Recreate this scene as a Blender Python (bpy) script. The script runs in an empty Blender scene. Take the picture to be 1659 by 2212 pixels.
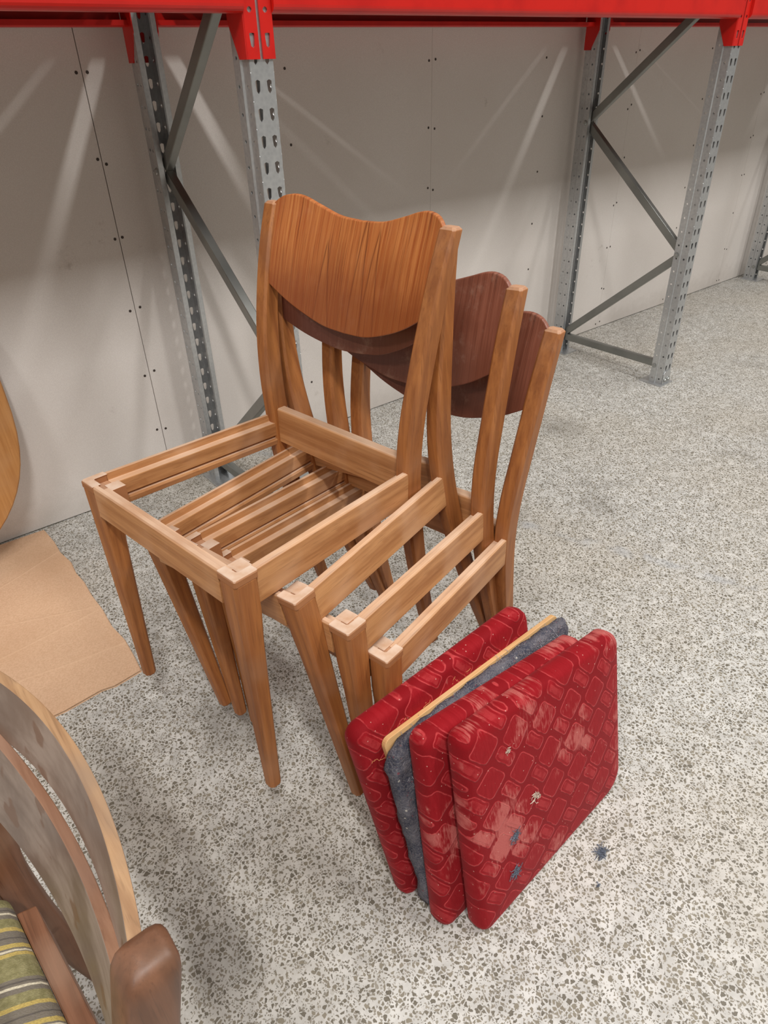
import bpy, bmesh, math, random
from mathutils import Vector, Matrix, Euler
random.seed(7)
SC = bpy.context.scene
COL = SC.collection

# ---------------------------------------------------------------- camera
CAM_H = 1.22
cam_d = bpy.data.cameras.new('camera')
cam = bpy.data.objects.new('camera', cam_d)
COL.objects.link(cam)
right = Vector((0.778261, -0.627471, -0.024286))
down = Vector((-0.361958, -0.416665, -0.833892))
fwd = Vector((0.513124, 0.657777, -0.551392))
m = Matrix.Identity(4)
for r in range(3):
    m[r][0] = right[r]; m[r][1] = -down[r]; m[r][2] = -fwd[r]
m[2][3] = CAM_H
cam.matrix_world = m
cam_d.sensor_fit = 'VERTICAL'; cam_d.sensor_height = 36.0; cam_d.lens = 24.2023
cam_d.clip_start = 0.02
SC.camera = cam

# ---------------------------------------------------------------- world, lamps, exposure
w = bpy.data.worlds.new('hall'); SC.world = w; w.use_nodes = True
w.node_tree.nodes['Background'].inputs[0].default_value = (1.0, 0.91, 0.80, 1)
w.node_tree.nodes['Background'].inputs[1].default_value = 0.16
SC.view_settings.view_transform = 'Standard'; SC.view_settings.look = 'None'
SC.view_settings.gamma = 1.0; SC.view_settings.use_curve_mapping = False
SC.view_settings.exposure = 0.18
# ceiling tubes of the hall, hung across the aisle in a row parallel to the rack; leftmost lamp and second row are unseen, added as fill
for lx, ly, en in [(-0.65, -1.67, 112), (-3.6, -1.67, 90), (2.54, -1.67, 78), (4.46, -1.67, 52), (6.3, -1.67, 40), (-2.5, .15, 30), (-0.65, .15, 20), (2.54, .15, 30), (4.46, .15, 30)]:
    ld = bpy.data.lights.new('ceiling_and_fill_lamp', 'AREA'); ld.shape = 'RECTANGLE'
    ld.size = 0.14; ld.size_y = 1.3; ld.energy = en; ld.color = (1.0, 0.985, 0.962)
    lo = bpy.data.objects.new('ceiling_and_fill_lamp', ld); COL.objects.link(lo)
    lo.location = (lx, ly, 4.4)

# ---------------------------------------------------------------- generic helpers
def link(o): COL.objects.link(o); return o
def tag(o, label, cat, group=None):
    o['label'] = label; o['category'] = cat
    if group: o['group'] = group
    return o
def empty(name, label, cat, loc=(0, 0, 0), rot=(0, 0, 0), group=None):
    o = link(bpy.data.objects.new(name, None)); o.location = loc; o.rotation_euler = rot
    o.empty_display_size = .05
    return tag(o, label, cat, group)
def obj(name, bm, mat, parent=None, smooth=False, bevel=0, solid=0):
    bmesh.ops.recalc_face_normals(bm, faces=bm.faces)
    me = bpy.data.meshes.new(name); bm.to_mesh(me); bm.free()
    o = link(bpy.data.objects.new(name, me)); me.materials.append(mat)
    if parent: o.parent = parent
    if smooth:
        for p in me.polygons: p.use_smooth = True
    if solid:
        s = o.modifiers.new('thick', 'SOLIDIFY'); s.thickness = solid; s.offset = 0
    if bevel:
        b = o.modifiers.new('round', 'BEVEL'); b.width = bevel; b.segments = 2; b.limit_method = 'ANGLE'
        b.angle_limit = math.radians(40); b.harden_normals = False
    return o
def child_mesh(name, me, parent, loc=(0, 0, 0), rot=(0, 0, 0)):
    o = link(bpy.data.objects.new(name, me)); o.parent = parent; o.location = loc; o.rotation_euler = rot
    return o
def lerp(a, b, t): return a + (b - a) * t
def interp(x, xs, ys):
    if x <= xs[0]: return ys[0]
    for i in range(len(xs) - 1):
        if x <= xs[i + 1]: return lerp(ys[i], ys[i + 1], (x - xs[i]) / (xs[i + 1] - xs[i]))
    return ys[-1]
def smooth_interp(x, xs, ys):        # Catmull-Rom through the points
    n = len(xs)
    if x <= xs[0]: return ys[0]
    if x >= xs[-1]: return ys[-1]
    for i in range(n - 1):
        if x <= xs[i + 1]: break
    h = xs[i + 1] - xs[i]; t = (x - xs[i]) / h
    def sl(k):
        if k == 0: return (ys[1] - ys[0]) / (xs[1] - xs[0])
        if k == n - 1: return (ys[-1] - ys[-2]) / (xs[-1] - xs[-2])
        return (ys[k + 1] - ys[k - 1]) / (xs[k + 1] - xs[k - 1])
    a, b = sl(i) * h, sl(i + 1) * h
    return (2*t**3 - 3*t*t + 1) * ys[i] + (t**3 - 2*t*t + t) * a + (-2*t**3 + 3*t*t) * ys[i + 1] + (t**3 - t*t) * b
def loft(bm, rings, cap=True):
    vs = [[bm.verts.new(p) for p in r] for r in rings]; n = len(vs[0])
    for a, b in zip(vs[:-1], vs[1:]):
        for i in range(n):
            bm.faces.new((a[i], a[(i + 1) % n], b[(i + 1) % n], b[i]))
    if cap:
        bm.faces.new(vs[0]); bm.faces.new(vs[-1])
    return vs
def box(bm, x0, x1, y0, y1, z0, z1):
    loft(bm, [[(x0, y0, z), (x1, y0, z), (x1, y1, z), (x0, y1, z)] for z in (z0, z1)])
def chamf(x0, x1, y0, y1, z, c):     # chamfered rectangle ring at height z
    c = min(c, (x1 - x0) * .45, (y1 - y0) * .45)
    return [(x0 + c, y0, z), (x1 - c, y0, z), (x1, y0 + c, z), (x1, y1 - c, z),
            (x1 - c, y1, z), (x0 + c, y1, z), (x0, y1 - c, z), (x0, y0 + c, z)]
def sweep(bm, A, B, prof, side):     # profile [(s,t)] from A to B; s along `side`, t along the third axis
    A, B = Vector(A), Vector(B); d = (B - A).normalized(); s = Vector(side)
    s = (s - d * s.dot(d)).normalized(); t = s.cross(d).normalized()
    loft(bm, [[P + s * a + t * b for a, b in prof] for P in (A, B)])
def tube(bm, pts, r, n=6):
    pts = [Vector(p) for p in pts]; rings = []
    for i, p in enumerate(pts):
        d = (pts[min(i + 1, len(pts) - 1)] - pts[max(i - 1, 0)]).normalized()
        u = d.orthogonal().normalized(); v = d.cross(u)
        if i and rings:
            u = (pu - d * pu.dot(d)).normalized(); v = d.cross(u)
        pu = u
        rr = r[i] if isinstance(r, (list, tuple)) else r
        rings.append([p + (u * math.cos(k * 2 * math.pi / n) + v * math.sin(k * 2 * math.pi / n)) * rr for k in range(n)])
    loft(bm, rings)
def disc_prism(bm, c, axis, r, h, n=12):
    c = Vector(c); a = Vector(axis).normalized(); u = a.orthogonal().normalized(); v = a.cross(u)
    R = [[c + a * t + (u * math.cos(k * 2 * math.pi / n) + v * math.sin(k * 2 * math.pi / n)) * q for k in range(n)]
         for t, q in ((0, r), (h * .6, r), (h, r * .75))]
    loft(bm, R)

# ---------------------------------------------------------------- node helpers
class N:
    """tiny expression wrapper over shader math nodes"""
    def __init__(s, t, sock): s.t, s.s = t, sock
    def _op(s, op, *a):
        n = s.t.nodes.new('ShaderNodeMath'); n.operation = op
        for i, x in enumerate((s,) + a):
            if isinstance(x, N): s.t.links.new(x.s, n.inputs[i])
            else: n.inputs[i].default_value = x
        return N(s.t, n.outputs[0])
    def __add__(s, o): return s._op('ADD', o)
    def __sub__(s, o): return s._op('SUBTRACT', o)
    def __mul__(s, o): return s._op('MULTIPLY', o)
    def __truediv__(s, o): return s._op('DIVIDE', o)
    def abs(s): return s._op('ABSOLUTE')
    def fract(s): return s._op('FRACT')
    def floor(s): return s._op('FLOOR')
    def sin(s): return s._op('SINE')
    def max(s, o): return s._op('MAXIMUM', o)
    def min(s, o): return s._op('MINIMUM', o)
    def sqrt(s): return s._op('SQRT')
    def pow(s, o): return s._op('POWER', o)
    def gt(s, o): return s._op('GREATER_THAN', o)
    def rsub(s, o):
        n = s.t.nodes.new('ShaderNodeMath'); n.operation = 'SUBTRACT'
        n.inputs[0].default_value = o; s.t.links.new(s.s, n.inputs[1]); return N(s.t, n.outputs[0])
    def step(s, a, b):               # smoothstep, a may be above b for a falling edge
        n = s.t.nodes.new('ShaderNodeMapRange'); n.interpolation_type = 'SMOOTHSTEP'
        inv = (not isinstance(a, N)) and (not isinstance(b, N)) and a > b
        lo, hi = (b, a) if inv else (a, b)
        s.t.links.new(s.s, n.inputs['Value'])
        for k, v in (('From Min', lo), ('From Max', hi)):
            if isinstance(v, N): s.t.links.new(v.s, n.inputs[k])
            else: n.inputs[k].default_value = v
        n.inputs['To Min'].default_value = 1.0 if inv else 0.0
        n.inputs['To Max'].default_value = 0.0 if inv else 1.0
        return N(s.t, n.outputs[0])
class Mat:
    def __init__(s, name, rough=.6, metal=0, spec=.5):
        s.m = bpy.data.materials.new(name); s.m.use_nodes = True
        s.t = s.m.node_tree; s.b = s.t.nodes['Principled BSDF']
        s.b.inputs['Roughness'].default_value = rough; s.b.inputs['Metallic'].default_value = metal
        s.b.inputs['Specular IOR Level'].default_value = spec
        tc = s.t.nodes.new('ShaderNodeTexCoord'); s.co = tc.outputs['Object']; s.nrm = tc.outputs['Normal']
    def xyz(s, vec=None):
        n = s.t.nodes.new('ShaderNodeSeparateXYZ'); s.t.links.new(vec or s.co, n.inputs[0])
        return [N(s.t, o) for o in n.outputs]
    def vec(s, x, y, z):
        n = s.t.nodes.new('ShaderNodeCombineXYZ')
        for i, q in enumerate((x, y, z)):
            if isinstance(q, N): s.t.links.new(q.s, n.inputs[i])
            else: n.inputs[i].default_value = q
        return n.outputs[0]
    def scaled(s, sx, sy, sz, vec=None):
        n = s.t.nodes.new('ShaderNodeMapping'); n.inputs['Scale'].default_value = (sx, sy, sz)
        s.t.links.new(vec or s.co, n.inputs[0]); return n.outputs[0]
    def noise(s, scale, detail=3, vec=None, rough=.5, dist=0):
        n = s.t.nodes.new('ShaderNodeTexNoise'); n.inputs['Scale'].default_value = scale
        n.inputs['Detail'].default_value = detail; n.inputs['Roughness'].default_value = rough
        n.inputs['Distortion'].default_value = dist
        s.t.links.new(vec or s.co, n.inputs['Vector']); s.last = n
        return N(s.t, n.outputs['Fac'])
    def voro(s, scale, vec=None, feature='F1', rnd=1.0):
        n = s.t.nodes.new('ShaderNodeTexVoronoi'); n.feature = feature; n.inputs['Scale'].default_value = scale
        n.inputs['Randomness'].default_value = rnd
        s.t.links.new(vec or s.co, n.inputs['Vector']); return n
    def mix(s, f, a, b, mode='MIX'):
        n = s.t.nodes.new('ShaderNodeMix'); n.data_type = 'RGBA'; n.blend_type = mode
        for k, v in ((0, f), (6, a), (7, b)):
            if isinstance(v, N): s.t.links.new(v.s, n.inputs[k])
            elif isinstance(v, (tuple, list)): n.inputs[k].default_value = (*v[:3], 1)
            elif isinstance(v, (int, float)): n.inputs[k].default_value = v
            else: s.t.links.new(v, n.inputs[k])
        return n.outputs[2]
    def color(s, c):
        if isinstance(c, tuple): s.b.inputs['Base Color'].default_value = (*c, 1)
        else: s.t.links.new(c, s.b.inputs['Base Color'])
        return s
    def roughness(s, n): s.t.links.new(n.s, s.b.inputs['Roughness']); return s
    def bump(s, h, strength=.3, dist=.002):
        n = s.t.nodes.new('ShaderNodeBump'); n.inputs['Strength'].default_value = strength
        n.inputs['Distance'].default_value = dist
        s.t.links.new(h.s, n.inputs['Height']); s.t.links.new(n.outputs[0], s.b.inputs['Normal']); return s
def srgb(r, g, b):
    f = lambda c: (c / 255 / 12.92) if c <= 10 else ((c / 255 + .055) / 1.055) ** 2.4
    return (f(r), f(g), f(b))

# ---------------------------------------------------------------- materials
def wood(name, axis, a, b, dust, rough=.5, top=0.):
    M = Mat(name, rough)
    sc = [70, 70, 70]; sc[axis] = 3.0
    g = M.noise(1.0, 5, M.scaled(*sc), .6)
    sc2 = [420, 420, 420]; sc2[axis] = 14
    pores = M.noise(1.0, 2, M.scaled(*sc2), .5)
    blot = M.noise(9.0, 3)
    c = M.mix(g.step(.3, .72), a, b)
    c = M.mix(pores.step(.56, .72) * .35, c, tuple(x * .5 for x in a))
    c = M.mix(blot.step(.46, .72) * .6, c, dust)
    spots = M.noise(26.0, 2)
    c = M.mix(spots.step(.69, .74) * .5, c, tuple(min(1, x * 1.05) for x in a))
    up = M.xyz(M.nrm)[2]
    c = M.mix(up.step(.55, .9) * (blot.step(.25, .6) * .35 + .35) * top, c, srgb(222, 192, 166))  # upward faces paled: settled dust, plus top light put into the colour
    M.color(c); M.bump(g + pores * .5, .12, .001)
    M.roughness(blot * .25 + (rough - .1))
    return M.m
WA, WB, WD = srgb(160, 106, 62), srgb(198, 144, 94), srgb(200, 156, 120)
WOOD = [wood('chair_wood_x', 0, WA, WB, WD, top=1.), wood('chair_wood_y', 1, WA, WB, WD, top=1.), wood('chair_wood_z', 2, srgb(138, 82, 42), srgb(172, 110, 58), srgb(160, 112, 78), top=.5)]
DARK = (srgb(92, 58, 38), srgb(124, 82, 58), srgb(138, 108, 88))
FWOOD = [wood('brown_wood_x', 0, *DARK, rough=.42), wood('brown_wood_y', 1, *DARK, rough=.42), wood('brown_wood_z', 2, *DARK, rough=.42)]
ENDGRAIN = Mat('worn_end_grain', .7)
eg = ENDGRAIN.mix(ENDGRAIN.noise(24, 4).step(.3, .75), srgb(214, 190, 170), srgb(190, 150, 118))
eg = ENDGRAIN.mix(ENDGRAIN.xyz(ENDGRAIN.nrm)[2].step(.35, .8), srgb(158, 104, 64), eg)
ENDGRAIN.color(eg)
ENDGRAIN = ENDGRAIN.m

def veneer(name, base, dark, light, flames):
    M = Mat(name, .38)
    x, y, z = M.xyz()
    g = M.noise(1.0, 5, M.scaled(330, 1, 4.5), .72)
    lines = M.noise(1.0, 2, M.scaled(700, 1, 9), .5)
    wob = M.noise(1.0, 3, M.scaled(12, 1, 4))
    c = M.mix(g.step(.3, .7), base, light)
    if flames:
        for x0, zt, k in ((-.06, .80, .13), (.052, .83, .11), (.02, .86, .09)):
            d = ((x + (wob - .5) * .012 - x0).abs() - (z.rsub(zt)).max(0.) * k).abs()
            on = d.step(.0022, .0006) * z.step(zt, zt - .02)
            c = M.mix(on * .55, c, dark)
            inside = ((z.rsub(zt)).max(0.) * k - (x - x0).abs()).step(0., .004)
            c = M.mix(inside * .18, c, light)
    c = M.mix(lines.step(.57, .7) * .6, c, dark)
    # old varnish still on the lower part and the margins, worn thin above
    wear = M.noise(14, 4)
    v = ((z + (wear - .5) * .10).step(.80, .70)).max((x.abs() + (wear - .5) * .05).step(.15, .2) * .6)
    c = M.mix(v * .7, c, tuple(lerp(q, d_, .55) for q, d_ in zip(base, dark)))
    dust = M.noise(22, 5, rough=.7)
    c = M.mix(dust.step(.5, .8) * (.05 if flames else .45), c, srgb(190, 160, 140))
    M.color(c); M.bump(lines + g, .1, .001); M.roughness(dust * .3 + .25)
    return M.m
PANEL_TOP = veneer('teak_veneer', srgb(158, 80, 34), srgb(84, 34, 12), srgb(198, 128, 70), True)
PANEL_LOW = veneer('red_brown_veneer', srgb(128, 74, 56), srgb(72, 34, 26), srgb(152, 96, 76), False)

def galv():
    M = Mat('galvanised_steel', .38, .75)
    s = M.voro(110); n = M.noise(5, 3)
    f = N(M.t, s.outputs['Distance'])
    c = M.mix(f, srgb(186, 188, 190), srgb(204, 206, 206))
    c = M.mix(n.step(.4, .7) * .4, c, srgb(160, 163, 166))
    M.color(c); M.roughness(n * .25 + .25)
    return M.m
STEEL = galv()
DSTEEL = Mat('dark_zinc_brace', .36, .75); DSTEEL.color(DSTEEL.mix(DSTEEL.noise(8, 3), srgb(110, 112, 110), srgb(160, 161, 156))); DSTEEL = DSTEEL.m
RED = Mat('red_powder_coat', .33); RED.color(RED.mix(RED.noise(14, 4).step(.4, .8), srgb(200, 28, 20), srgb(184, 22, 18))); RED.bump(RED.noise(400, 2), .05, .0005); RED = RED.m
BOLTM = Mat('zinc_bolt', .35, .9); BOLTM.color(srgb(170, 172, 170)); BOLTM = BOLTM.m
DECKM = Mat('deck_board', .8); DECKM.color(DECKM.mix(DECKM.noise(90, 5), srgb(70, 56, 44), srgb(104, 84, 64))); DECKM = DECKM.m
SCREWM = Mat('dark_screw', .6, .3); SCREWM.color(srgb(72, 62, 56)); SCREWM = SCREWM.m

def plaster():
    M = Mat('plasterboard_paper', .85, 0, .25)
    x, y, z = M.xyz()
    fine = M.noise(420, 2); mid = M.noise(30, 4); big = M.noise(2.2, 4)
    c = M.mix(fine.step(.35, .7), srgb(219, 212, 206), srgb(229, 223, 217))
    c = M.mix(big.step(.4, .7) * .35, c, srgb(212, 203, 195))
    scuff = M.noise(7, 6, rough=.75)
    c = M.mix(scuff.step(.64, .74) * .35, c, srgb(150, 136, 124))
    low = (z + (mid - .5) * .12).step(.14, .0)
    c = M.mix(low * .25, c, srgb(150, 140, 128))
    M.color(c); M.bump(fine, .05, .0008)
    return M.m
WALLM = plaster()
GAPM = Mat('stud_gap_backing', .9); GAPM.color(srgb(90, 78, 68)); GAPM = GAPM.m  # dark backing board seen through the panel joints

def terrazzo():
    M = Mat('exposed_aggregate_floor', .62, 0, .3)
    n = M.t.nodes.new('ShaderNodeTexNoise'); n.inputs['Scale'].default_value = 270; n.inputs['Detail'].default_value = 2
    M.t.links.new(M.co, n.inputs['Vector'])
    sub = M.t.nodes.new('ShaderNodeVectorMath'); sub.operation = 'SUBTRACT'; M.t.links.new(n.outputs['Color'], sub.inputs[0]); sub.inputs[1].default_value = (.5, .5, .5)
    sca = M.t.nodes.new('ShaderNodeVectorMath'); sca.operation = 'SCALE'; M.t.links.new(sub.outputs[0], sca.inputs[0]); sca.inputs['Scale'].default_value = .0026
    add = M.t.nodes.new('ShaderNodeVectorMath'); add.operation = 'ADD'; M.t.links.new(M.co, add.inputs[0]); M.t.links.new(sca.outputs[0], add.inputs[1])
    co = add.outputs[0]
    paste = M.noise(26, 5, rough=.65); tint = M.noise(1.6, 3)
    c = M.mix(paste.step(.3, .7), srgb(182, 180, 175), srgb(210, 208, 203))
    c = M.mix(tint.step(.4, .65) * .35, c, srgb(186, 176, 160))
    def pebbles(scale, keep, t0, t1, off):
        mp = M.t.nodes.new('ShaderNodeMapping'); mp.inputs['Location'].default_value = (off, off * .7, off * .3); M.t.links.new(co, mp.inputs[0])
        v1 = M.voro(scale, mp.outputs[0]); v2 = M.voro(scale, mp.outputs[0], 'DISTANCE_TO_EDGE')
        r = M.t.nodes.new('ShaderNodeSeparateColor'); M.t.links.new(v1.outputs['Color'], r.inputs[0])
        r1, r2, r3 = (N(M.t, o) for o in r.outputs)
        e = N(M.t, v2.outputs['Distance'])
        thr = r1 * (t1 - t0) + t0
        mask = (e - thr).step(0., .05) * r2.step(keep, keep - .02)
        core = (e - thr).step(.02, .16)
        return mask, r3, core
    m1, q1, k1 = pebbles(134, .84, .07, .24, 0.)
    m2, q2, k2 = pebbles(235, .55, .06, .2, 3.3)
    p1 = M.mix(q1, srgb(82, 76, 65), srgb(138, 130, 114)); p1 = M.mix(k1 * .35, p1, srgb(134, 126, 110))
    p2 = M.mix(q2, srgb(94, 88, 76), srgb(150, 142, 128))
    c = M.mix(m2 * .85, c, p2); c = M.mix(m1 * .95, c, p1)
    # old oil and dirt stains in the concrete
    st = M.noise(2.6, 5, rough=.6, dist=.4)
    c = M.mix(st.step(.58, .72) * .38, c, srgb(96, 90, 82))
    x, y, z = M.xyz()
    line = ((x - 1.62) * .93 + (y - .60) * .37 + (M.noise(5, 3) - .5) * .06).abs()
    smear = M.noise(11, 4).step(.42, .62)
    c = M.mix(line.step(.03, .008) * smear * .38, c, srgb(168, 172, 178))
    for sx, sy, sr, k in ((.36, 1.02, .13, .45), (.52, .86, .10, .35), (1.42, 1.18, .09, .35), (2.02, 1.46, .11, .3), (1.7, 1.05, .1, .25), (.10, .60, .10, .3)):
        d = (((x - sx).pow(2.) + (y - sy).pow(2.)).sqrt() + (st - .5) * .22)
        c = M.mix(d.step(sr, sr * .2) * k, c, srgb(92, 86, 78))
    M.color(c); M.bump(m1.rsub(1.) + paste * .3, .18, .0012)
    M.roughness(m1 * -.15 + .62)
    return M.m
FLOORM = terrazzo()

def cardboard():
    M = Mat('brown_cardboard', .8, 0, .2)
    x, y, z = M.xyz()
    fib = M.noise(260, 3); big = M.noise(3, 4)
    c = M.mix(fib.step(.3, .7), srgb(206, 168, 136), srgb(218, 182, 150))
    c = M.mix(big.step(.45, .7) * .4, c, srgb(196, 154, 118))
    wob = M.noise(4, 3)
    h = wob
    for y0, k, s in ((1.83, .35, .5), (1.56, .08, .4), (1.45, -.12, .35), (1.70, -.4, .3)):
        d = (y - y0 - x * k + (wob - .5) * .03).abs().step(.006, .0)
        c = M.mix(d * s, c, srgb(222, 186, 152)); h = h + d * .6
    M.color(c); M.bump(h, .3, .003)
    return M.m
CARD = cardboard()
CARDEDGE = Mat('torn_cardboard_edge', .9); CARDEDGE.color(CARDEDGE.mix(CARDEDGE.noise(220, 2), srgb(120, 104, 84), srgb(178, 160, 134))); CARDEDGE = CARDEDGE.m

def velvet(name, shift, wearlvl, bald=0., bw=1.):
    M = Mat(name, .78, 0, .2)
    M.b.inputs['Sheen Weight'].default_value = .15; M.b.inputs['Sheen Tint'].default_value = (1, .35, .35, 1); M.b.inputs['Sheen Roughness'].default_value = .4
    x, y, z = M.xyz()
    wob = M.noise(30, 2)
    a = math.radians(38)
    u = x * math.cos(a) + y * math.sin(a) + (wob - .5) * .006 + shift
    v = y * math.cos(a) - x * math.sin(a) + (wob - .5) * .006 + shift * .6
    P, Q = .084, .060                       # repeat across / along
    row = (v / Q).floor()
    uu = ((u / P + row * .5).fract() - .5) * P
    vv = ((v / Q).fract() - .5) * Q
    def rbox(cx, hx, hy, r):
        dx = ((uu - cx).abs() - (hx - r)).max(0.); dy = (vv.abs() - (hy - r)).max(0.)
        return (dx * dx + dy * dy).sqrt() - r
    big, small = rbox(-.017, .024, .026, .010), rbox(.0285, .0125, .026, .008)
    ring = lambda d, o, wd: (d + o).abs().step(wd, wd * .35)
    lines = ring(big, .002, .0015).max(ring(small, .002, .0015)).max(ring(big, .0125, .0014) * (uu + .017).step(-.020, -.012)).max(ring(small, .0075, .0011) * .5)
    inside = big.min(small).step(.0, -.003)
    streak = M.noise(1.0, 3, M.scaled(240, 46, 1), .6)
    patch = M.noise(8.0, 4, M.scaled(1, .8, 1), .6); fine = M.noise(700, 2)
    blob = ((x - .085).pow(2.) * 1.8 + (y - .20 - bald).pow(2.) * .7).sqrt().step(.095, .02) * bw
    worn = (patch + blob * .16 + (streak - .5) * .30 + inside * .055).step(wearlvl, wearlvl + .11)
    deep, red, pale, bare = srgb(122, 4, 15), srgb(150, 8, 22), srgb(196, 70, 72), srgb(190, 104, 98)
    c = M.mix(inside * .4 + patch * .5, deep, red)
    c = M.mix(streak.step(.35, .7) * inside * .25, c, srgb(172, 34, 42))
    brk = M.noise(60, 3).step(.38, .58)
    c = M.mix(lines * (brk * .6 + .2), c, pale)
    c = M.mix(worn * .85, c, bare)
    c = M.mix(fine.step(.3, .7) * .25, c, deep)
    sp = N(M.t, M.voro(75).outputs['Distance'])
    c = M.mix(sp.step(.10, .05) * .6, c, srgb(220, 180, 165))
    M.color(c); M.bump(inside * .6 + lines * .5 + fine * .25, .5, .002)
    return M.m
VELVET = [velvet('worn_red_velvet', 0., .575), velvet('red_velvet_third', .031, .585, .02, .7), velvet('red_velvet_back', .057, .67, 0., 0.)]
def felt():
    M = Mat('grey_blue_felt', .95, 0, .1)
    big = M.noise(26, 5, rough=.7); fine = M.noise(330, 3, rough=.7); fl = M.noise(90, 3)
    c = M.mix(big.step(.35, .65), srgb(66, 68, 82), srgb(108, 106, 114))
    c = M.mix(fine.step(.42, .7) * .6, c, srgb(142, 138, 140))
    c = M.mix(fl.step(.68, .73) * .6, c, srgb(150, 70, 78))
    sp = N(M.t, M.voro(46).outputs['Distance'])
    c = M.mix(sp.step(.12, .06) * .8, c, srgb(205, 198, 188))
    M.color(c); M.bump(fine + big * 2., .9, .004)
    return M.m
FELT = felt()
FIBER = Mat('grey_fibre', .9); FIBER.color(srgb(146, 142, 148)); FIBER = FIBER.m
LINTM = Mat('blue_grey_lint', .95); LINTM.color(LINTM.mix(LINTM.noise(300, 2), srgb(62, 70, 86), srgb(120, 128, 140))); LINTM = LINTM.m
PALELINT = Mat('pale_lint', .95); PALELINT.color(srgb(196, 178, 162)); PALELINT = PALELINT.m
THREAD = Mat('tan_thread', .8); THREAD.color(srgb(206, 140, 90)); THREAD = THREAD.m
REDTHREAD = Mat('dull_red_thread', .8); REDTHREAD.color(srgb(150, 62, 74)); REDTHREAD = REDTHREAD.m
PINE = wood('pale_plywood', 0, srgb(206, 158, 102), srgb(222, 180, 126), srgb(214, 176, 130), .6)
def striped():
    M = Mat('striped_wool', .9, 0, .15)
    x, y, z = M.xyz()
    wob = M.noise(40, 2)
    t = y + (wob - .5) * .003 + x * .25
    weave = M.noise(1.0, 2, M.scaled(500, 900, 500)); fuzz = M.noise(140, 4)
    c = M.mix(fuzz.step(.3, .7), srgb(118, 112, 76), srgb(142, 135, 98))
    def band(c0, c, colr):               # repeats every 0.105 m
        f = ((t - c0) / .105 + .5).fract()
        return f
    f = ((t + .006) / .088).fract()
    def stripe(a, b, colr):
        nonlocal c
        mk = f.step(a - .006, a + .006) * f.step(b + .006, b - .006)
        c = M.mix(mk * .9, c, colr)
    grey, cream, yel = srgb(112, 104, 98), srgb(212, 202, 178), srgb(184, 160, 92)
    stripe(.08, .26, grey); stripe(.14, .17, cream); stripe(.20, .22, srgb(84, 78, 76))
    stripe(.55, .60, yel); stripe(.60, .66, grey); stripe(.61, .635, cream); stripe(.66, .72, yel); stripe(.72, .90, grey); stripe(.79, .81, srgb(84, 78, 76)); stripe(.90, .95, yel)
    c = M.mix(weave.step(.3, .7) * .3, c, srgb(90, 84, 60))
    M.color(c); M.bump(weave + fuzz, .5, .0015)
    return M.m
STRIPE = striped()
def backface():
    M = Mat('grey_worn_backrest', .42)
    g = M.noise(1.0, 4, M.scaled(8, 30, 120)); b = M.noise(12, 4, rough=.6); d = M.noise(20, 3)
    c = M.mix(b.step(.35, .65), srgb(112, 92, 80), srgb(150, 132, 120))
    c = M.mix(g.step(.4, .7) * .3, c, srgb(96, 72, 56))
    c = M.mix(d.step(.62, .66) * .7, c, srgb(104, 68, 44))
    M.color(c); M.roughness(b * .3 + .25)
    return M.m
BACKM = backface()
EDGEM = wood('worn_ply_edge', 1, srgb(142, 106, 74), srgb(182, 146, 108), srgb(128, 108, 92), .6)
EDGELOW = wood('dull_ply_edge', 1, srgb(134, 94, 70), srgb(164, 124, 98), srgb(140, 108, 90), .6)
TABLEM = wood('oak_table_veneer', 2, srgb(168, 112, 58), srgb(194, 138, 80), srgb(186, 136, 88), .5)

# ---------------------------------------------------------------- the setting
WY = 2.09
bm = bmesh.new()
vs = [bm.verts.new(p) for p in ((-7, -6, 0), (10, -6, 0), (10, WY + .02, 0), (-7, WY + .02, 0))]
bm.faces.new(vs)
floor = obj('floor', bm, FLOORM); floor['kind'] = 'structure'; tag(floor, 'pale concrete floor with dark exposed pebbles', 'floor')
wall = bpy.data.objects.new('wall_back', None); link(wall); wall['kind'] = 'structure'
tag(wall, 'unpainted grey plasterboard wall with screw dots behind the rack', 'wall')
bm = bmesh.new(); box(bm, -7, 10, WY + .0125, WY + .06, 0, 5.0)
obj('stud_backing', bm, GAPM, wall)
seams = [-6.48, -5.28, -4.085, -2.89, -1.69, -.495, .702, 1.896, 3.09, 4.286, 5.482, 6.678, 7.874, 9.07, 10.0]
bm = bmesh.new(); disc_prism(bm, (0, 0, 0), (0, -1, 0), .0042, .0012, 8)
scr = bpy.data.meshes.new('screw'); bm.to_mesh(scr); bm.free(); scr.materials.append(SCREWM)
for a, b in zip(seams[:-1], seams[1:]):
    bm = bmesh.new(); g = .0012 if a < 1.8 else .0004
    box(bm, a + g, b - (.0012 if b < 1.8 else .0004), WY, WY + .0125, .004, 2.7)
    p = obj('plasterboard_panel', bm, WALLM, wall)
    if -1 < a < 5:
        for k in range(7):
            z = .2 * k + random.uniform(-.006, .006) + .006
            for X in (a + .013, a + .598, b - .013):
                if k == 0: z = .025
                if X > 5.2 or X < .3: continue
                if random.random() < .02: continue
                child_mesh('screw', scr, p, (X + random.uniform(-.004, .004), WY, z + random.uniform(-.006, .006)))

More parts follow.
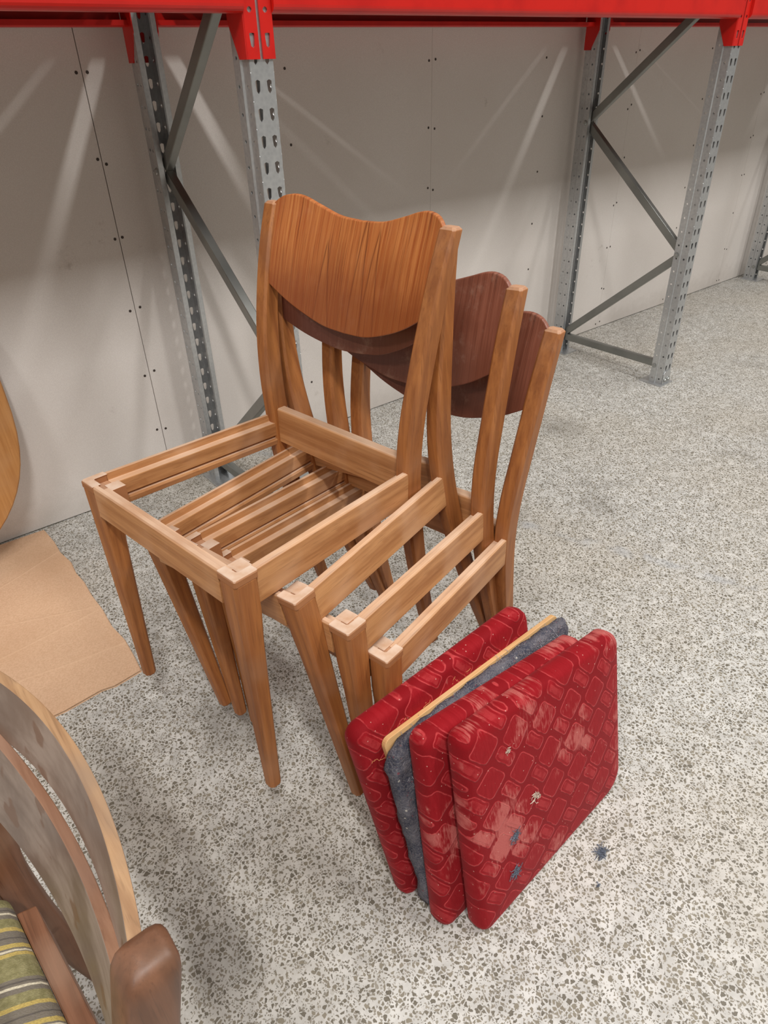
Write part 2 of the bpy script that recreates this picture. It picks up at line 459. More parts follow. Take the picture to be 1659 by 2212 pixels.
# ---------------------------------------------------------------- pallet rack
def cell_ring(bm, cx, cz, hw, hh, hole, to3):
    """one plate cell with a convex hole; hole = list of (x,z) around 0"""
    angs = sorted(set([round(k * 2 * math.pi / 12, 6) for k in range(12)] + [round(math.atan2(s * hh, t * hw) % (2 * math.pi), 6) for s in (1, -1) for t in (1, -1)]))
    outer, inner = [], []
    for a in angs:
        dx, dz = math.cos(a), math.sin(a)
        k = min(hw / abs(dx) if abs(dx) > 1e-6 else 9e9, hh / abs(dz) if abs(dz) > 1e-6 else 9e9)
        outer.append((cx + dx * k, cz + dz * k))
        best = None
        for (x1, z1), (x2, z2) in zip(hole, hole[1:] + hole[:1]):
            ex, ez = x2 - x1, z2 - z1; den = dx * ez - dz * ex
            if abs(den) < 1e-12: continue
            t = (x1 * ez - z1 * ex) / den; s = (x1 * dz - z1 * dx) / den
            if t > 0 and -1e-6 <= s <= 1 + 1e-6: best = t if best is None else min(best, t)
        inner.append((cx + dx * best, cz + dz * best))
    vo = [bm.verts.new(to3(*p)) for p in outer]; vi = [bm.verts.new(to3(*p)) for p in inner]
    n = len(vo)
    for i in range(n):
        bm.faces.new((vo[i], vo[(i + 1) % n], vi[(i + 1) % n], vi[i]))
KEY = [(-.0030, -.0125), (.0030, -.0125), (.0038, -.010), (.0058, .008), (.0050, .0125), (-.0050, .0125), (-.0058, .008), (-.0038, -.010)]
CIR = lambda r: [(r * math.cos(k * math.pi / 4), r * math.sin(k * math.pi / 4)) for k in range(8)]
def upright_bm(y0, sgn, top):
    """perforated channel; keyhole web at y0, sides run to y0 + sgn*0.057"""
    bm = bmesh.new(); n = int(top / .05); hw = .027
    for k in range(n):
        cz = .025 + k * .05
        for c in (-.0135, .0135):
            cell_ring(bm, c, cz, .0135, .025, KEY, lambda a, b: (a, y0, b))
        for s in (-1, 1):
            cell_ring(bm, .014, cz + 0, .014, .025, CIR(.0042), lambda a, b: (s * hw, y0 + sgn * a, b))
            cell_ring(bm, .044, cz + 0, .013, .025, CIR(.0040), lambda a, b: (s * (hw + .004), y0 + sgn * a, b))
    for s in (-1, 1):
        q = [bm.verts.new(p) for p in ((s * hw, y0 + sgn * .028, 0), (s * (hw + .004), y0 + sgn * .031, 0), (s * (hw + .004), y0 + sgn * .031, n * .05), (s * hw, y0 + sgn * .028, n * .05))]
        bm.faces.new(q)
        q = [bm.verts.new(p) for p in ((s * (hw + .004), y0 + sgn * .057, 0), (s * (hw - .010), y0 + sgn * .057, 0), (s * (hw - .010), y0 + sgn * .057, n * .05), (s * (hw + .004), y0 + sgn * .057, n * .05))]
        bm.faces.new(q)
    bmesh.ops.remove_doubles(bm, verts=bm.verts, dist=1e-5)
    return bm
FY, RY, TOP = 1.443, 2.045, 2.4
up_f = up_r = None
def footplate_bm(y0, sgn):
    bm = bmesh.new()
    ya, yb = sorted((y0 - sgn * .012, y0 + sgn * .095))
    box(bm, -.048, .044, ya, yb, 0, .005)
    ya, yb = sorted((y0 - sgn * .0045, y0 - sgn * .0015))
    loft(bm, [[(-.026, y, .005), (.026, y, .005), (.026, y, .05), (.018, y, .062), (-.018, y, .062), (-.026, y, .05)] for y in (ya, yb)])
    return bm
bm = bmesh.new(); disc_prism(bm, (0, 0, 0), (0, -1, 0), .0085, .007, 6); disc_prism(bm, (0, 0, 0), (0, -1, 0), .011, .002, 14)
bolt_y = bpy.data.meshes.new('bolt'); bm.to_mesh(bolt_y); bm.free(); bolt_y.materials.append(BOLTM)
CPROF = [(-.016, -.012), (.016, -.012), (.016, .012), (.010, .012), (.010, -.008), (-.010, -.008), (-.010, .012), (-.016, .012)]
def rack_frame(X, label):
    global up_f, up_r
    F = empty('rack_trestle', label, 'rack frame', (X, 0, 0), group='upright frames of the pallet rack')
    if up_f is None:
        a = obj('upright', upright_bm(FY, 1, TOP), STEEL, F, solid=.0018); b = obj('upright', upright_bm(RY, -1, TOP), STEEL, F, solid=.0018)
        up_f, up_r = a, b
    else:
        for u in (up_f, up_r):
            c = u.copy(); link(c); c.parent = F
    for y0, s in ((FY, 1), (RY, -1)):
        fp = obj('foot_plate', footplate_bm(y0, s), STEEL, F, bevel=.001)
        for dx in (-.012, .012):
            child_mesh('bolt', bolt_y, fp, (dx, y0 - s * .0045, .022), (0, 0, 0 if s > 0 else math.pi))
    yf, yr_ = FY + .045, RY - .045
    for A, B, sd in (((0, yr_ - .01, .075), (0, yf + .005, .080), 1), ((0, yr_, .09), (0, yf, .53), 1), ((0, yf, .545), (0, yr_, .965), -1), ((0, yr_, .985), (0, yf, 1.42), 1), ((0, yf, 1.44), (0, yr_, 1.86), -1)):
        bm = bmesh.new()
        d = Vector(B) - Vector(A)
        sweep(bm, A, B, [(x * .95, y) for x, y in CPROF], d.cross(Vector((1, 0, 0))))
        obj('brace', bm, DSTEEL, F, bevel=.003)
    for y, z in ((yf, .538), (yr_, .975), (yr_, .082), (yf, .08)):
        child_mesh('bolt', bolt_y, F, (-.031, y, z), (0, 0, -math.pi / 2))
    return F
XF = (.846, 2.697, 4.548)
rack_frame(XF[0], 'galvanised rack frame behind the stacked chairs, its wall-side post by the plasterboard seam')
rack_frame(XF[1], 'galvanised rack frame with zigzag braces standing clear to the right of the stack')
rack_frame(XF[2], 'farthest galvanised rack frame, standing in the dim end of the wall')

def beam(x0, x1, y0, front, label):
    """box beam between two uprights with its hooked end plates"""
    s = 1 if front else -1
    B = empty('rack_crossbar', label, 'rack crossbar', ((x0 + x1) / 2, y0, 1.297), group='red beams of the pallet rack')
    L = (x1 - x0) / 2
    z0, z1, ya, yb, r = 0., .112, -.014 * 1, .036, .014
    if not front: ya, yb = -.038, .012
    prof = []
    for cx, cz, a0 in ((ya + r, z0 + r, 180), (yb - r, z0 + r, 270), (yb - r, z1 - r, 0), (ya + r, z1 - r, 90)):
        for k in range(6):
            a = math.radians(a0 + 18 * k); prof.append((cx + r * math.cos(a), cz + r * math.sin(a)))
    if not front:        # open channel, lips towards the aisle
        t_ = .003
        prof = [(ya, .014), (ya, .003), (ya + .003, 0), (yb - .003, 0), (yb, .003), (yb, z1 - .003), (yb - .003, z1), (ya + .003, z1), (ya, z1 - .003), (ya, z1 - .014),
                (ya + t_, z1 - .014), (ya + t_, z1 - t_), (yb - t_, z1 - t_), (yb - t_, t_), (ya + t_, t_), (ya + t_, .014)]
    bm = bmesh.new()
    loft(bm, [[(x, p[0], p[1]) for p in prof] for x in (-L + .033, L - .033)])
    obj('beam_tube', bm, RED, B, smooth=False, bevel=0)
    for e in (-1, 1):
        X = e * L
        bm = bmesh.new()
        # face plate lapping the perforated web, with hook slots and a pin hole
        xo, xi = (X - e * .0315, X - e * .0035)
        cxm, hw = (xo + xi) / 2, abs(xo - xi) / 2
        yy = -.0035 * s
        zz = -.075
        for h, hh in ((KEY, .031), (CIR(.0052), .0185), (KEY, .031), (KEY, .031), (CIR(.0052), .0185), (KEY, .031)):
            cell_ring(bm, cxm, zz + hh, hw, hh, [(a * 1.05, b) for a, b in h], lambda a, b: (a, yy, b)); zz += 2 * hh
        # side plate running back along the beam end
        sx = X - e * .0325
        q = [(sx, yy, -.075), (sx, yy, zz), (sx, yy + s * .062, zz), (sx, yy + s * .062, -.012), (sx, yy + s * .030, -.075)]
        bm.faces.new([bm.verts.new(p) for p in q])
        bmesh.ops.remove_doubles(bm, verts=bm.verts, dist=.0012)
        obj('end_connector', bm, RED, B, solid=.0030)
XB = (-1.005,) + XF
names_f = ('front red rack beam on the side of the round tabletop', 'front red rack beam above the stacked chairs', 'front red rack beam past the free-standing frame')
names_r = ('rear red beam by the wall over the round tabletop and cardboard', 'rear red beam by the wall above the stacked chairs', 'rear red beam by the wall past the free-standing frame')
for i in range(3):
    beam(XB[i], XB[i + 1], FY, True, names_f[i])
    beam(XB[i], XB[i + 1], RY, False, names_r[i])
for i, nm in enumerate(('over the cardboard', 'above the stacked chairs', 'past the free-standing frame')):
    bm = bmesh.new(); xa, xb = XB[i] + .036, XB[i + 1]
    loft(bm, [[(xa, FY - .008, z), (xb - .036, FY - .008, z), (xb - .036, FY + .062, z), (xb - .014, FY + .062, z), (xb - .014, RY - .062, z), (xb - .036, RY - .062, z), (xb - .036, RY + .02, z), (xa, RY + .02, z)] for z in (1.4105, 1.428)])
    tag(obj('shelf_deck', bm, DECKM), 'dark board shelf deck lying on the red beams ' + nm, 'shelf', 'shelf decks of the rack')

# ---------------------------------------------------------------- cardboard and tabletop on the left
pts = [(-.75, 2.075), (.10, 2.078), (.258, 2.072), (.262, 1.99), (.259, 1.92), (.268, 1.85), (.262, 1.79), (.266, 1.73), (.262, 1.66), (.264, 1.58), (.259, 1.50), (.266, 1.43), (.262, 1.36), (.256, 1.297), (.19, 1.290), (.16, 1.297), (.075, 1.290), (.0, 1.294), (-.07, 1.289), (-.3, 1.285), (-.75, 1.28)]
C = empty('cardboard_sheet', 'flattened brown cardboard sheet lying on the floor along the wall', 'cardboard', (0, 0, 0))
bm = bmesh.new(); loft(bm, [[(x, y, z) for x, y in pts] for z in (.0035, .0055)]); obj('top_liner', bm, CARD, C)
bm = bmesh.new(); loft(bm, [[(x - .0015 + random.uniform(-.001, .001), y + .001, z) for x, y in pts] for z in (.0008, .0035)]); obj('fluted_core', bm, CARDEDGE, C)
bm = bmesh.new(); loft(bm, [[(x + (.002 if x > .1 else 0), y - .002, z) for x, y in pts] for z in (.0, .0008)]); obj('bottom_liner', bm, CARD, C)

T = empty('round_tabletop', 'light brown oval wooden tabletop leaning upright against the wall', 'tabletop', (-.324, 1.925, .0105), (math.radians(-10), 0, 0))
def selip(a, b, n, cnt=72):
    o = []
    for k in range(cnt):
        t = 2 * math.pi * k / cnt; c, s = math.cos(t), math.sin(t)
        o.append((a * math.copysign(abs(c) ** (2 / n), c), b * math.copysign(abs(s) ** (2 / n), s)))
    return o
bm = bmesh.new()
loft(bm, [[(x * q, y, z * q + .50) for x, z in selip(.60, .50, 2.6)] for y, q in ((0, .994), (.004, 1.0), (.018, 1.0), (.021, .996))])
obj('top_board', bm, TABLEM, T)
bm = bmesh.new()
loft(bm, [[(x, y, z + .50) for x, z in selip(.46, .36, 3)] for y in (.0215, .05)]); obj('apron_frame', bm, TABLEM, T)

# ---------------------------------------------------------------- stacking chairs
wf, wff, yff, hs, wr, dd, wt, rk, ht, wrf, dr = .2116, .2077, .0152, .4583, .1895, .3816, .2166, .066, .8403, .1818, .0964
PZ = [0, .2, .38, .46, .54, .62, .70, .78, ht]
PYv = [dr, .040, .004, -.001, -.001, .008, .024, .045, rk]
PXv = [wrf, .1865, .1890, wr, .1955, .2035, .2095, .2140, wt]
PD = [.026, .034, .041, .042, .041, .038, .034, .029, .024]   # depth of post
PW = [.024, .027, .029, .029, .029, .029, .030, .031, .031]   # width of post
def post_y(z): return dd + smooth_interp(z, PZ, PYv)
def post_x(z): return smooth_interp(z, PZ, PXv)
def post_bm(s):
    bm = bmesh.new(); rings = []
    n = 34
    for k in range(n + 1):
        z = ht * k / n
        y, x = post_y(z), post_x(z); w_, d_ = interp(z, PZ, PW), interp(z, PZ, PD)
        a, b = sorted((s * x, s * (x - w_)))
        rings.append(chamf(a, b, y, y + d_, z, .0045))
    z = ht + .004; y, x = post_y(ht) + .001, post_x(ht)
    a, b = sorted((s * (x - .004), s * (x - interp(ht, PZ, PW) + .004)))
    rings.append(chamf(a, b, y + .004, y + .020, z, .004))
    loft(bm, rings); return bm
RAILP = [(0, -.003), (.003, 0), (.0095, 0), (.0125, -.0115), (.0135, -.0125), (.026, -.0125), (.0265, -.014), (.0265, -.040), (.0215, -.041), (.0215, -.0445), (.0255, -.0455), (.0275, -.050), (.0255, -.060), (.022, -.062), (.002, -.062), (0, -.060)]
TOPS = [(0, .829), (.05, .8325), (.1, .846), (.13, .8555), (.152, .8585), (.172, .8555), (.184, .849), (.192, .842)]
BOTS = [(0, .651), (.05, .6545), (.1, .669), (.14, .686), (.176, .707), (.192, .718)]
def panel_bm():
    bm = bmesh.new(); nx, nz = 48, 14; front, back = [], []
    for i in range(nx + 1):
        x = -.191 + .382 * i / nx
        zt = smooth_interp(abs(x), *zip(*TOPS)); zb = smooth_interp(abs(x), *zip(*BOTS))
        f, b = [], []
        for j in range(nz + 1):
            z = lerp(zb, zt, j / nz)
            y = post_y(min(z, ht)) + (z - min(z, ht)) * .28 + .002 + .029 * (1 - (x / .2) ** 2)
            f.append(bm.verts.new((x, y, z))); b.append(bm.verts.new((x, y + .0095, z)))
        front.append(f); back.append(b)
    for i in range(nx):
        for j in range(nz):
            bm.faces.new((front[i][j], front[i + 1][j], front[i + 1][j + 1], front[i][j + 1]))
            bm.faces.new((back[i][j], back[i][j + 1], back[i + 1][j + 1], back[i + 1][j]))
        for j in (0, nz):
            bm.faces.new((front[i][j], front[i + 1][j], back[i + 1][j], back[i][j]))
    for i in (0, nx):
        for j in range(nz):
            bm.faces.new((front[i][j], front[i][j + 1], back[i][j + 1], back[i][j]))
    return bm
LT = .040
def chair(label):
    R = empty('stacking_chair', label, 'chair', group='stack of wooden chairs without seats')
    # front legs with an L-shaped top around the seat rebate
    for s in (1, -1):
        bm = bmesh.new(); rings = []
        for z, q in ((0, 0.), (.004, .003), (.16, .35), (.33, .75), (hs - .075, 1.), (hs - .0125, 1.)):
            xo = lerp(wff, wf, z / hs); yo = lerp(yff, 0, z / hs); t = lerp(.023, LT, q)
            if z == 0: xo -= .002; yo += .002; t = .020
            a, b = sorted((s * xo, s * (xo - t))); rings.append(chamf(a, b, yo, yo + t, z, .005))
        loft(bm, rings)
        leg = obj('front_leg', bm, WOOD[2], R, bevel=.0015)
        bm = bmesh.new(); k = .017
        o = [(0, 0), (LT, 0), (LT, .0085), (k, k * .55), (k * .55, k), (.0085, LT), (0, LT)]
        o = [(.003, 0), (LT, 0), (LT, .0150), (k, .0150), (.0150, k), (.0150, LT), (0, LT), (0, .003)]
        loft(bm, [[(s * (wf - lerp(0, .0015, t) - x), y + lerp(0, .0015, t), z) for x, y in o] for t, z in ((0, hs - .0130), (0, hs - .003), (1, hs))])
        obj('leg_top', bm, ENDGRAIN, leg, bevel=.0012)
        bm = bmesh.new()                      # small joint block inside the corner
        x0, x1 = sorted((s * (wf - .028), s * (wf - .054))); box(bm, x0, x1, .026, .052, hs - .055, hs - .0115)
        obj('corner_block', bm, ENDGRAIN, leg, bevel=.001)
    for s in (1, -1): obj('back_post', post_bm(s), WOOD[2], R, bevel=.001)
    # side rails with rebate, groove and bead
    for s in (1, -1):
        A = Vector((s * (lerp(wf, wr, LT / dd) - .0012), LT, hs)); B = Vector((s * (wr - .0012), dd + .004, hs))
        bm = bmesh.new()
        loft(bm, [[(P.x - s * a, P.y, P.z + b) for a, b in RAILP] for P in (A, B)])
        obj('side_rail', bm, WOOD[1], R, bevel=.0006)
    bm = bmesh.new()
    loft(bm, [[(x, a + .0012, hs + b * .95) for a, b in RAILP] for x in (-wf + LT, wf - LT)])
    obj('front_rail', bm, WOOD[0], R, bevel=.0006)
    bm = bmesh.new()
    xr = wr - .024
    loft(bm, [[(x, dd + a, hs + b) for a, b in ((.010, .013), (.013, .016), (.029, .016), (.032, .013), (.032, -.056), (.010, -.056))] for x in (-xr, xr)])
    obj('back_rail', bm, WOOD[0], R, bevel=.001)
    obj('backrest', panel_bm(), PANEL_LOW, R, smooth=False, bevel=.0018)
    return R
def copy_tree(o, parent=None):
    c = o.copy(); link(c); c.parent = parent
    for k in list(o.children): copy_tree(k, c)
    return c
LABELS = ['topmost wooden chair of the stack, its orange-brown wavy backrest and empty seat frame fully showing',
          'second wooden chair from the top of the stack, backrest pressed against the topmost one',
          'third wooden chair from the top of the stack, dull red-brown backrest peeking out',
          'lowest wooden chair of the stack, standing on the floor behind the red seat pads']
POSES = [(.2357, .8962, .1799, -.0301, -.0044, -1.4166), (.3554, .8179, .0963, .0655, -.1302, -1.3882),
         (.3773, .7975, .0544, .0138, -.0541, -1.3859), (.4100, .7910, 0., 0., 0., -1.3669)]
ch0 = chair(LABELS[0])
chairs = [ch0] + [copy_tree(ch0) for _ in range(3)]
for c, l, p in zip(chairs, LABELS, POSES):
    c['label'] = l; c.location = p[:3]; c.rotation_euler = Euler(p[3:], 'XYZ')
for k in chairs[0].children:
    if k.name.startswith('backrest'):
        k.data = k.data.copy(); k.data.materials[0] = PANEL_TOP

# ---------------------------------------------------------------- seat pads
def round_poly(corners, r, inset, seg=6):
    n = len(corners); P = [Vector(c) for c in corners]; lines = []
    for i in range(n):
        a, b = P[i], P[(i + 1) % n]; d = (b - a).normalized(); nn = Vector((-d.y, d.x)); lines.append((a + nn * inset, d))
    pts = []
    for i in range(n):
        (a, d1), (b, d2) = lines[i - 1], lines[i]
        den = d1.x * d2.y - d1.y * d2.x; t = ((b.x - a.x) * d2.y - (b.y - a.y) * d2.x) / den; X = a + d1 * t
        rr = max(r[i] if isinstance(r, (list, tuple)) else r, .001); ang = math.acos(max(-1, min(1, d1.dot(d2))))
        rr = max(rr - inset * .6, .004); tl = rr * math.tan(ang / 2); s, e = X - d1 * tl, X + d2 * tl
        c = s + Vector((-d1.y, d1.x)) * rr; a0 = math.atan2((s - c).y, (s - c).x)
        for k in range(seg + 1):
            q = a0 + ang * k / seg; pts.append(c + Vector((math.cos(q), math.sin(q))) * rr)
    return pts
def sub_edges(pts, maxlen=.02):
    o = []
    for a, b in zip(pts, pts[1:] + pts[:1]):
        k = max(1, int((b - a).length / maxlen + .5))
        o += [a.lerp(b, i / k) for i in range(k)]
    return o
def pad_matrix(base, yaw, th):
    e = Vector((math.cos(yaw), math.sin(yaw), 0)); nr = Vector((-e.y, e.x, 0)); t = math.radians(th)
    u = nr * math.sin(t) + Vector((0, 0, math.cos(t))); n = e.cross(u)
    M = Matrix.Identity(4)
    for r in range(3): M[r][0], M[r][1], M[r][2], M[r][3] = e[r], u[r], n[r], base[r]
    return M
def pad_bm(corners, r, T, dome=.006, seed=0, rough=0, z0=None):
    rnd = random.Random(seed); bm = bmesh.new(); rings = []
    zb = -T if z0 is None else z0
    for ins, z in ((.006, zb), (.0015, zb + .004), (0, zb + T * .35), (0, zb + T * .55), (.002, zb + T * .78), (.006, zb + T * .91), (.012, zb + T * .975), (.022, zb + T * 1.0), (.05, zb + T * 1.0 + dome * .4), (.09, zb + T + dome * .8), (.14, zb + T + dome)):
        poly = round_poly(corners, r, ins); rings.append([(p.x, p.y, z) for p in poly])
    # same vertex count on every ring
    vs = loft(bm, rings)
    bmesh.ops.subdivide_edges(bm, edges=[e for e in bm.edges if e.calc_length() > .05], cuts=6, use_grid_fill=True)
    return bm
def pad(label, base, yaw, th, corners, r, T, mat, seed):
    P = empty('seat_pad', label, 'seat cushion', group='loose seat pads leaning on the chairs')
    P.matrix_world = pad_matrix(base, yaw, th)
    lift = T * math.tan(math.radians(th)) * .2
    cs = [(x, y + (lift if y < .1 else 0)) for x, y in corners]
    o = obj('cover', pad_bm(cs, r, T, seed=seed), mat, P, smooth=True)
    inner = [(lerp(x, .19, .05), lerp(y, .2, .05)) for x, y in cs]
    bm = bmesh.new(); pl = round_poly(inner, .015, 0); loft(bm, [[(p.x, p.y, z) for p in pl] for z in (-T - .002, -T + .004)])
    obj('base_board', bm, PINE, P)
    return P
FT = .040
pad('worn red velvet seat pad with pale bald patches, outermost of the leaning row', (.457, .348, 0), .078, 11,
    [(0, 0), (.424, 0), (.424, .371), (.015, .421)], [.020, .045, .030, .018], FT, VELVET[0], 1)
pad('red velvet seat pad sandwiched between the outermost pad and the grey felt pad', (.397, .393, 0), .066, 11,
    [(.016, 0), (.43, 0), (.440, .354), (.038, .410)], [.020, .03, .030, .020], FT, VELVET[1], 2)
pad('red velvet seat pad touching the chair legs, innermost of the leaning row', (.40, .475, 0), .07, 11,
    [(0, 0), (.39, 0), (.380, .402), (-.034, .402)], [.020, .03, .030, .022], .036, VELVET[2], 3)

# stripped pad: plywood base and bare felt stuffing
P = empty('stripped_seat_pad', 'seat pad without cover, grey-blue felt stuffing on a pale plywood base', 'seat cushion', group='loose seat pads leaning on the chairs')
P.matrix_world = pad_matrix((.40, .470, 0), .07, 11.5)
bc = [(.045, .002), (.415, .002), (.446, .352), (.008, .368)]
bm = bmesh.new(); pl = round_poly(bc, .012, 0); loft(bm, [[(p.x, p.y, z) for p in pl] for z in (.0, .009)])
obj('plywood_base', bm, PINE, P, bevel=.001)
fc = [(.016, .002), (.420, .004), (.4525, .335), (.440, .352), (.040, .366), (-.004, .345)]
bm = pad_bm(fc, [.02, .02, .02, .02, .03, .03], .027, dome=.002, z0=.009)
bmesh.ops.subdivide_edges(bm, edges=[e for e in bm.edges if e.calc_length() > .012], cuts=2, use_grid_fill=True)
bmesh.ops.triangulate(bm, faces=[f for f in bm.faces if len(f.verts) > 4])
fe = obj('felt_stuffing', bm, FELT, P, smooth=True)
for sz, st in ((.05, .010), (.015, .011)):
    tx = bpy.data.textures.new('lumps', 'CLOUDS'); tx.noise_scale = sz
    dm = fe.modifiers.new('lumps', 'DISPLACE'); dm.texture = tx; dm.strength = st; dm.mid_level = .5; dm.texture_coords = 'LOCAL'
rnd = random.Random(3)
bm = bmesh.new()
for k in range(700):                     # stray fibres standing off the felt rim
    if k % 2: a = Vector((.040 + rnd.random() * .40, .364 - .012 * rnd.random(), .010 + rnd.random() * .026)); a.y -= (a.x) * .03
    else: a = Vector((.020 + rnd.random() * .012 , .02 + rnd.random() * .32, .010 + rnd.random() * .026)); a.x += (.34 - a.y) * .06
    d = Vector((rnd.gauss(0, 1) - (0 if k % 2 else 1), rnd.gauss(0, 1) + (.8 if k % 2 else 0), rnd.gauss(0, 1) + .3)).normalized() * rnd.uniform(.005, .013)
    q = Vector((rnd.gauss(0, 1), rnd.gauss(0, 1), rnd.gauss(0, 1))) * .003
    tube(bm, [a, a + d * .5 + q, a + d + q * .3], .00042, 3)
fb = obj('stray_fibres', bm, FIBER, P); fb['kind'] = 'stuff'
def squiggle(bm, a, b, amp, n, r, rnd):
    a, b = Vector(a), Vector(b); pts = []
    o = Vector((0, 0, 0))
    for k in range(n + 1):
        o = o * .6 + Vector((rnd.gauss(0, amp), rnd.gauss(0, amp), rnd.gauss(0, amp))); pts.append(a.lerp(b, k / n) + o * math.sin(math.pi * k / n) ** .5)
    tube(bm, pts, r, 4)
bm = bmesh.new()
for a, b in (((.150, .366, .02), (.168, .320, .040)), ((.19, .360, .015), (.215, .31, .040)), ((.018, .330, .012), (.075, .325, .041)), ((.40, .352, .02), (.425, .30, .040)), ((.30, .355, .02), (.315, .32, .04)), ((.09, .362, .02), (.11, .32, .04))):
    squiggle(bm, a, b, .003, 10, .0006, rnd)
obj('binding_thread', bm, REDTHREAD, P)['kind'] = 'stuff'
bm = bmesh.new()
for a, b in (((.06, .368, -.001), (.13, .385, -.012)), ((.05, .368, 0), (.14, .372, -.006)), ((.17, .366, 0), (.215, .40, -.016)), ((.18, .366, 0), (.235, .374, -.004)), ((.2, .366, 0), (.205, .405, -.02)), ((.10, .367, .002), (.2, .371, -.008)), ((.012, .33, 0), (-.02, .35, .01))):
    squiggle(bm, a, b, .0018, 14, .0004, rnd)
obj('loose_thread', bm, THREAD, P)['kind'] = 'stuff'

def tuft(label, loc, r, mat, n, seed, flat=.5, M=None):
    rnd = random.Random(seed); bm = bmesh.new()
    for k in range(n):
        a = Vector((rnd.gauss(0, r * .4), rnd.gauss(0, r * .4), abs(rnd.gauss(0, r * .25)) * flat + .0006))
        b = a + Vector((rnd.gauss(0, r * .6), rnd.gauss(0, r * .6), rnd.gauss(0, r * .3) * flat))
        b.z = max(b.z, .0005)
        mid = a.lerp(b, .5) + Vector((rnd.gauss(0, r * .3), rnd.gauss(0, r * .3), abs(rnd.gauss(0, r * .2)) * flat))
        tube(bm, [a, mid, b], .00055, 3)
    o = obj('lint_tuft', bm, mat)
    if M is not None: o.matrix_world = M @ Matrix.Translation(Vector(loc))
    else: o.location = loc
    tag(o, label, 'lint', 'lint tufts')
MF = pad_matrix((.457, .348, 0), .078, 11)
tuft('blue-grey lint tuft on the bare floor beside the outermost pad', (.728, .317, 0), .011, LINTM, 70, 1)
tuft('tiny blue-grey lint speck on the floor near the larger tuft', (.675, .285, 0), .004, LINTM, 16, 2)
tuft('dark blue lint caught on the outermost pad below its bald patch', (.093, .165, .004), .010, LINTM, 50, 3, .4, MF)
tuft('flat grey lint smear low on the outermost red pad', (.085, .085, .004), .011, LINTM, 45, 4, .4, MF)
tuft('pale curled lint shred in the middle of the outermost red pad', (.150, .205, .006), .008, PALELINT, 30, 5, .6, MF)
tuft('pale lint thread near the upper edge of the outermost red pad', (.10, .345, .003), .007, PALELINT, 14, 6, .5, MF)

# ---------------------------------------------------------------- chair in the near left corner
A = empty('striped_seat_chair', 'brown wooden chair with curved back slats and green striped seat', 'chair', (0, 0, 0))
def nx(z): return smooth_interp(z, [0, .1, .3, .45, .52, .6, .70, .80], [.015, -.01, -.045, -.056, -.05, -.034, -.012, .010])
def near_post(yc, top, dx, name):
    bm = bmesh.new(); rings = []; K = 30
    for k in range(K + 1):
        z = top * (k / K if k < K - 6 else 1 - .032 * (1 - (k - (K - 6)) / 6) ** 1.5); x = nx(z) + dx
        w_ = interp(z, [0, .45, .7, top], [.024, .036, .038, .036]); d_ = interp(z, [0, .45, top], [.022, .032, .034])
        q = max(0, (z - (top - .020)) / .020); f = math.sqrt(max(0.02, 1 - q ** 2.6 * .97))
        hx, hy = w_ / 2 * lerp(.35, 1, f), d_ / 2 * lerp(.35, 1, f)
        cxx = x; n = 16; r = []
        for j in range(n):
            a = 2 * math.pi * (j + .5) / n; c, s = math.cos(a), math.sin(a); e = 2 / 4.5
            r.append((cxx + hx * math.copysign(abs(c) ** e, c), yc + hy * math.copysign(abs(s) ** e, s), z))
        rings.append(r)
    loft(bm, rings); o = obj(name, bm, FWOOD[2], A, smooth=True); return o
near_post(.243, .793, -.003, 'back_post'); near_post(.612, .797, -.022, 'back_post')
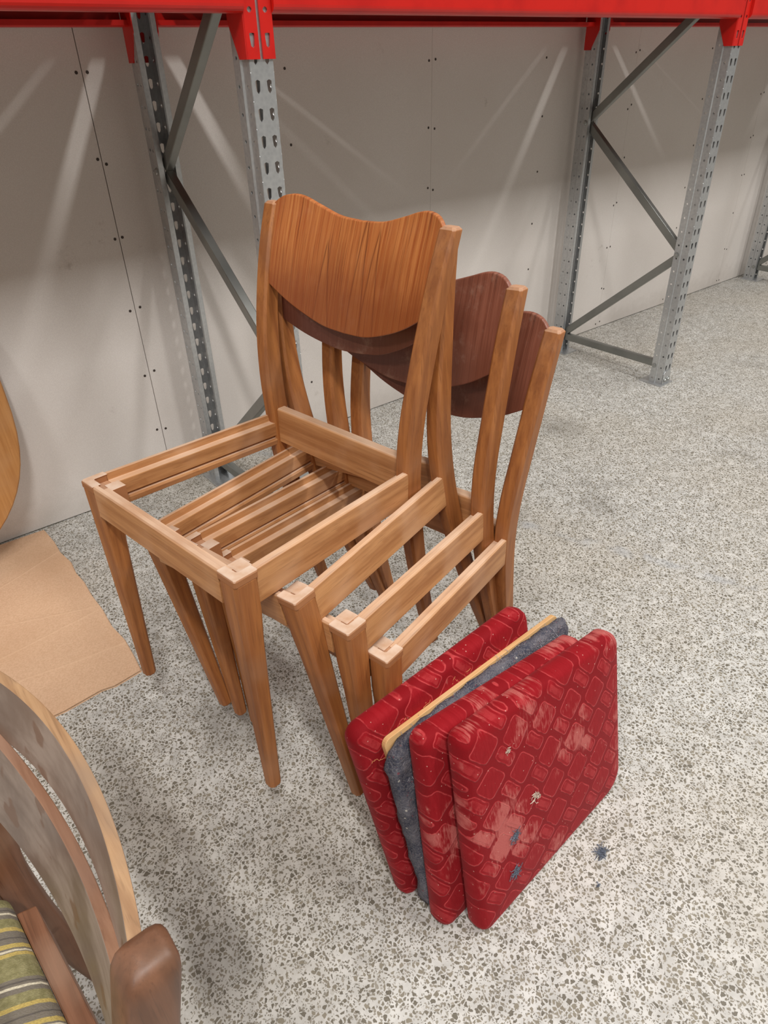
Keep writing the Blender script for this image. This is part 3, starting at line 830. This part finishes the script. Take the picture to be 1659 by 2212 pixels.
def slat(zt_mid, zt_end, zb_mid, zb_end, off, sag, name, th, ey=.0, low=False):
    """curved backrest board between the posts"""
    bm = bmesh.new(); K, J = 40, 8; Fr, Bk = [], []
    for i in range(K + 1):
        t = i / K; y = lerp(.252 + ey, .604 - ey, t); c = 1 - (2 * t - 1) ** 2
        zt, zb = lerp(zt_end, zt_mid, c), lerp(zb_end, zb_mid, c); f, b = [], []
        for j in range(J + 1):
            z = lerp(zb, zt, j / J); x = nx(z) + lerp(.004, -.022, t) + off + sag * c
            f.append(bm.verts.new((x, y, z))); b.append(bm.verts.new((x + th, y, z)))
        Fr.append(f); Bk.append(b)
    fe_, ed = [], []
    for i in range(K):
        for j in range(J):
            fe_.append(bm.faces.new((Fr[i][j], Fr[i + 1][j], Fr[i + 1][j + 1], Fr[i][j + 1])))
            fe_.append(bm.faces.new((Bk[i][j], Bk[i][j + 1], Bk[i + 1][j + 1], Bk[i + 1][j])))
        for j in (0, J): ed.append(bm.faces.new((Fr[i][j], Fr[i + 1][j], Bk[i + 1][j], Bk[i][j])))
    for i in (0, K):
        for j in range(J): bm.faces.new((Fr[i][j], Fr[i][j + 1], Bk[i][j + 1], Bk[i][j]))
    for f in ed: f.material_index = 1
    o = obj(name, bm, BACKM, A, bevel=.001); o.data.materials.append(EDGELOW if low else EDGEM)
    return o
slat(.783, .772, .716, .704, -.013, .029, 'upper_back_slat', .0095)
slat(.705, .728, .598, .615, -.019, .025, 'lower_back_slat', .009, low=True)
# seat frame and striped seat
def yaw_pt(x, y): return (x + (.243 - y) * .07, y)
bm = bmesh.new()
for_ = [(-.064, .268), (-.042, .262), (-.066, .558), (-.086, .562)]
loft(bm, [[(x, y, z) for x, y in for_] for z in (.385, .452)]); obj('back_rail', bm, FWOOD[1], A, bevel=.002)
for y0, y1, dx in ((.225, .245, 0), (.61, .63, -.025)):
    bm = bmesh.new(); box(bm, -.47 + dx, -.07 + dx, y0, y1, .39, .448); obj('side_rail', bm, FWOOD[0], A, bevel=.002)
bm = bmesh.new(); box(bm, -.49, -.468, .215, .63, .39, .448); obj('front_rail', bm, FWOOD[1], A, bevel=.002)
for y0 in (.212, .60):
    bm = bmesh.new()
    loft(bm, [chamf(-.495 + .0 * z, -.495 + lerp(.024, .038, z / .44), y0, y0 + lerp(.024, .036, z / .44), z, .005) for z in (0, .2, .44)])
    obj('front_leg', bm, FWOOD[2], A, bevel=.001)
cs = [(-.462, .246), (-.064, .256), (-.088, .590), (-.485, .606)]
bm = bmesh.new(); rings = []
for ins, z in ((.004, .440), (.0, .448), (.0, .455), (.004, .463), (.012, .469), (.03, .474), (.07, .479), (.12, .481)):
    rings.append([(p.x, p.y, z) for p in round_poly(cs, .02, ins)])
loft(bm, rings); obj('seat', bm, STRIPE, A, smooth=True)
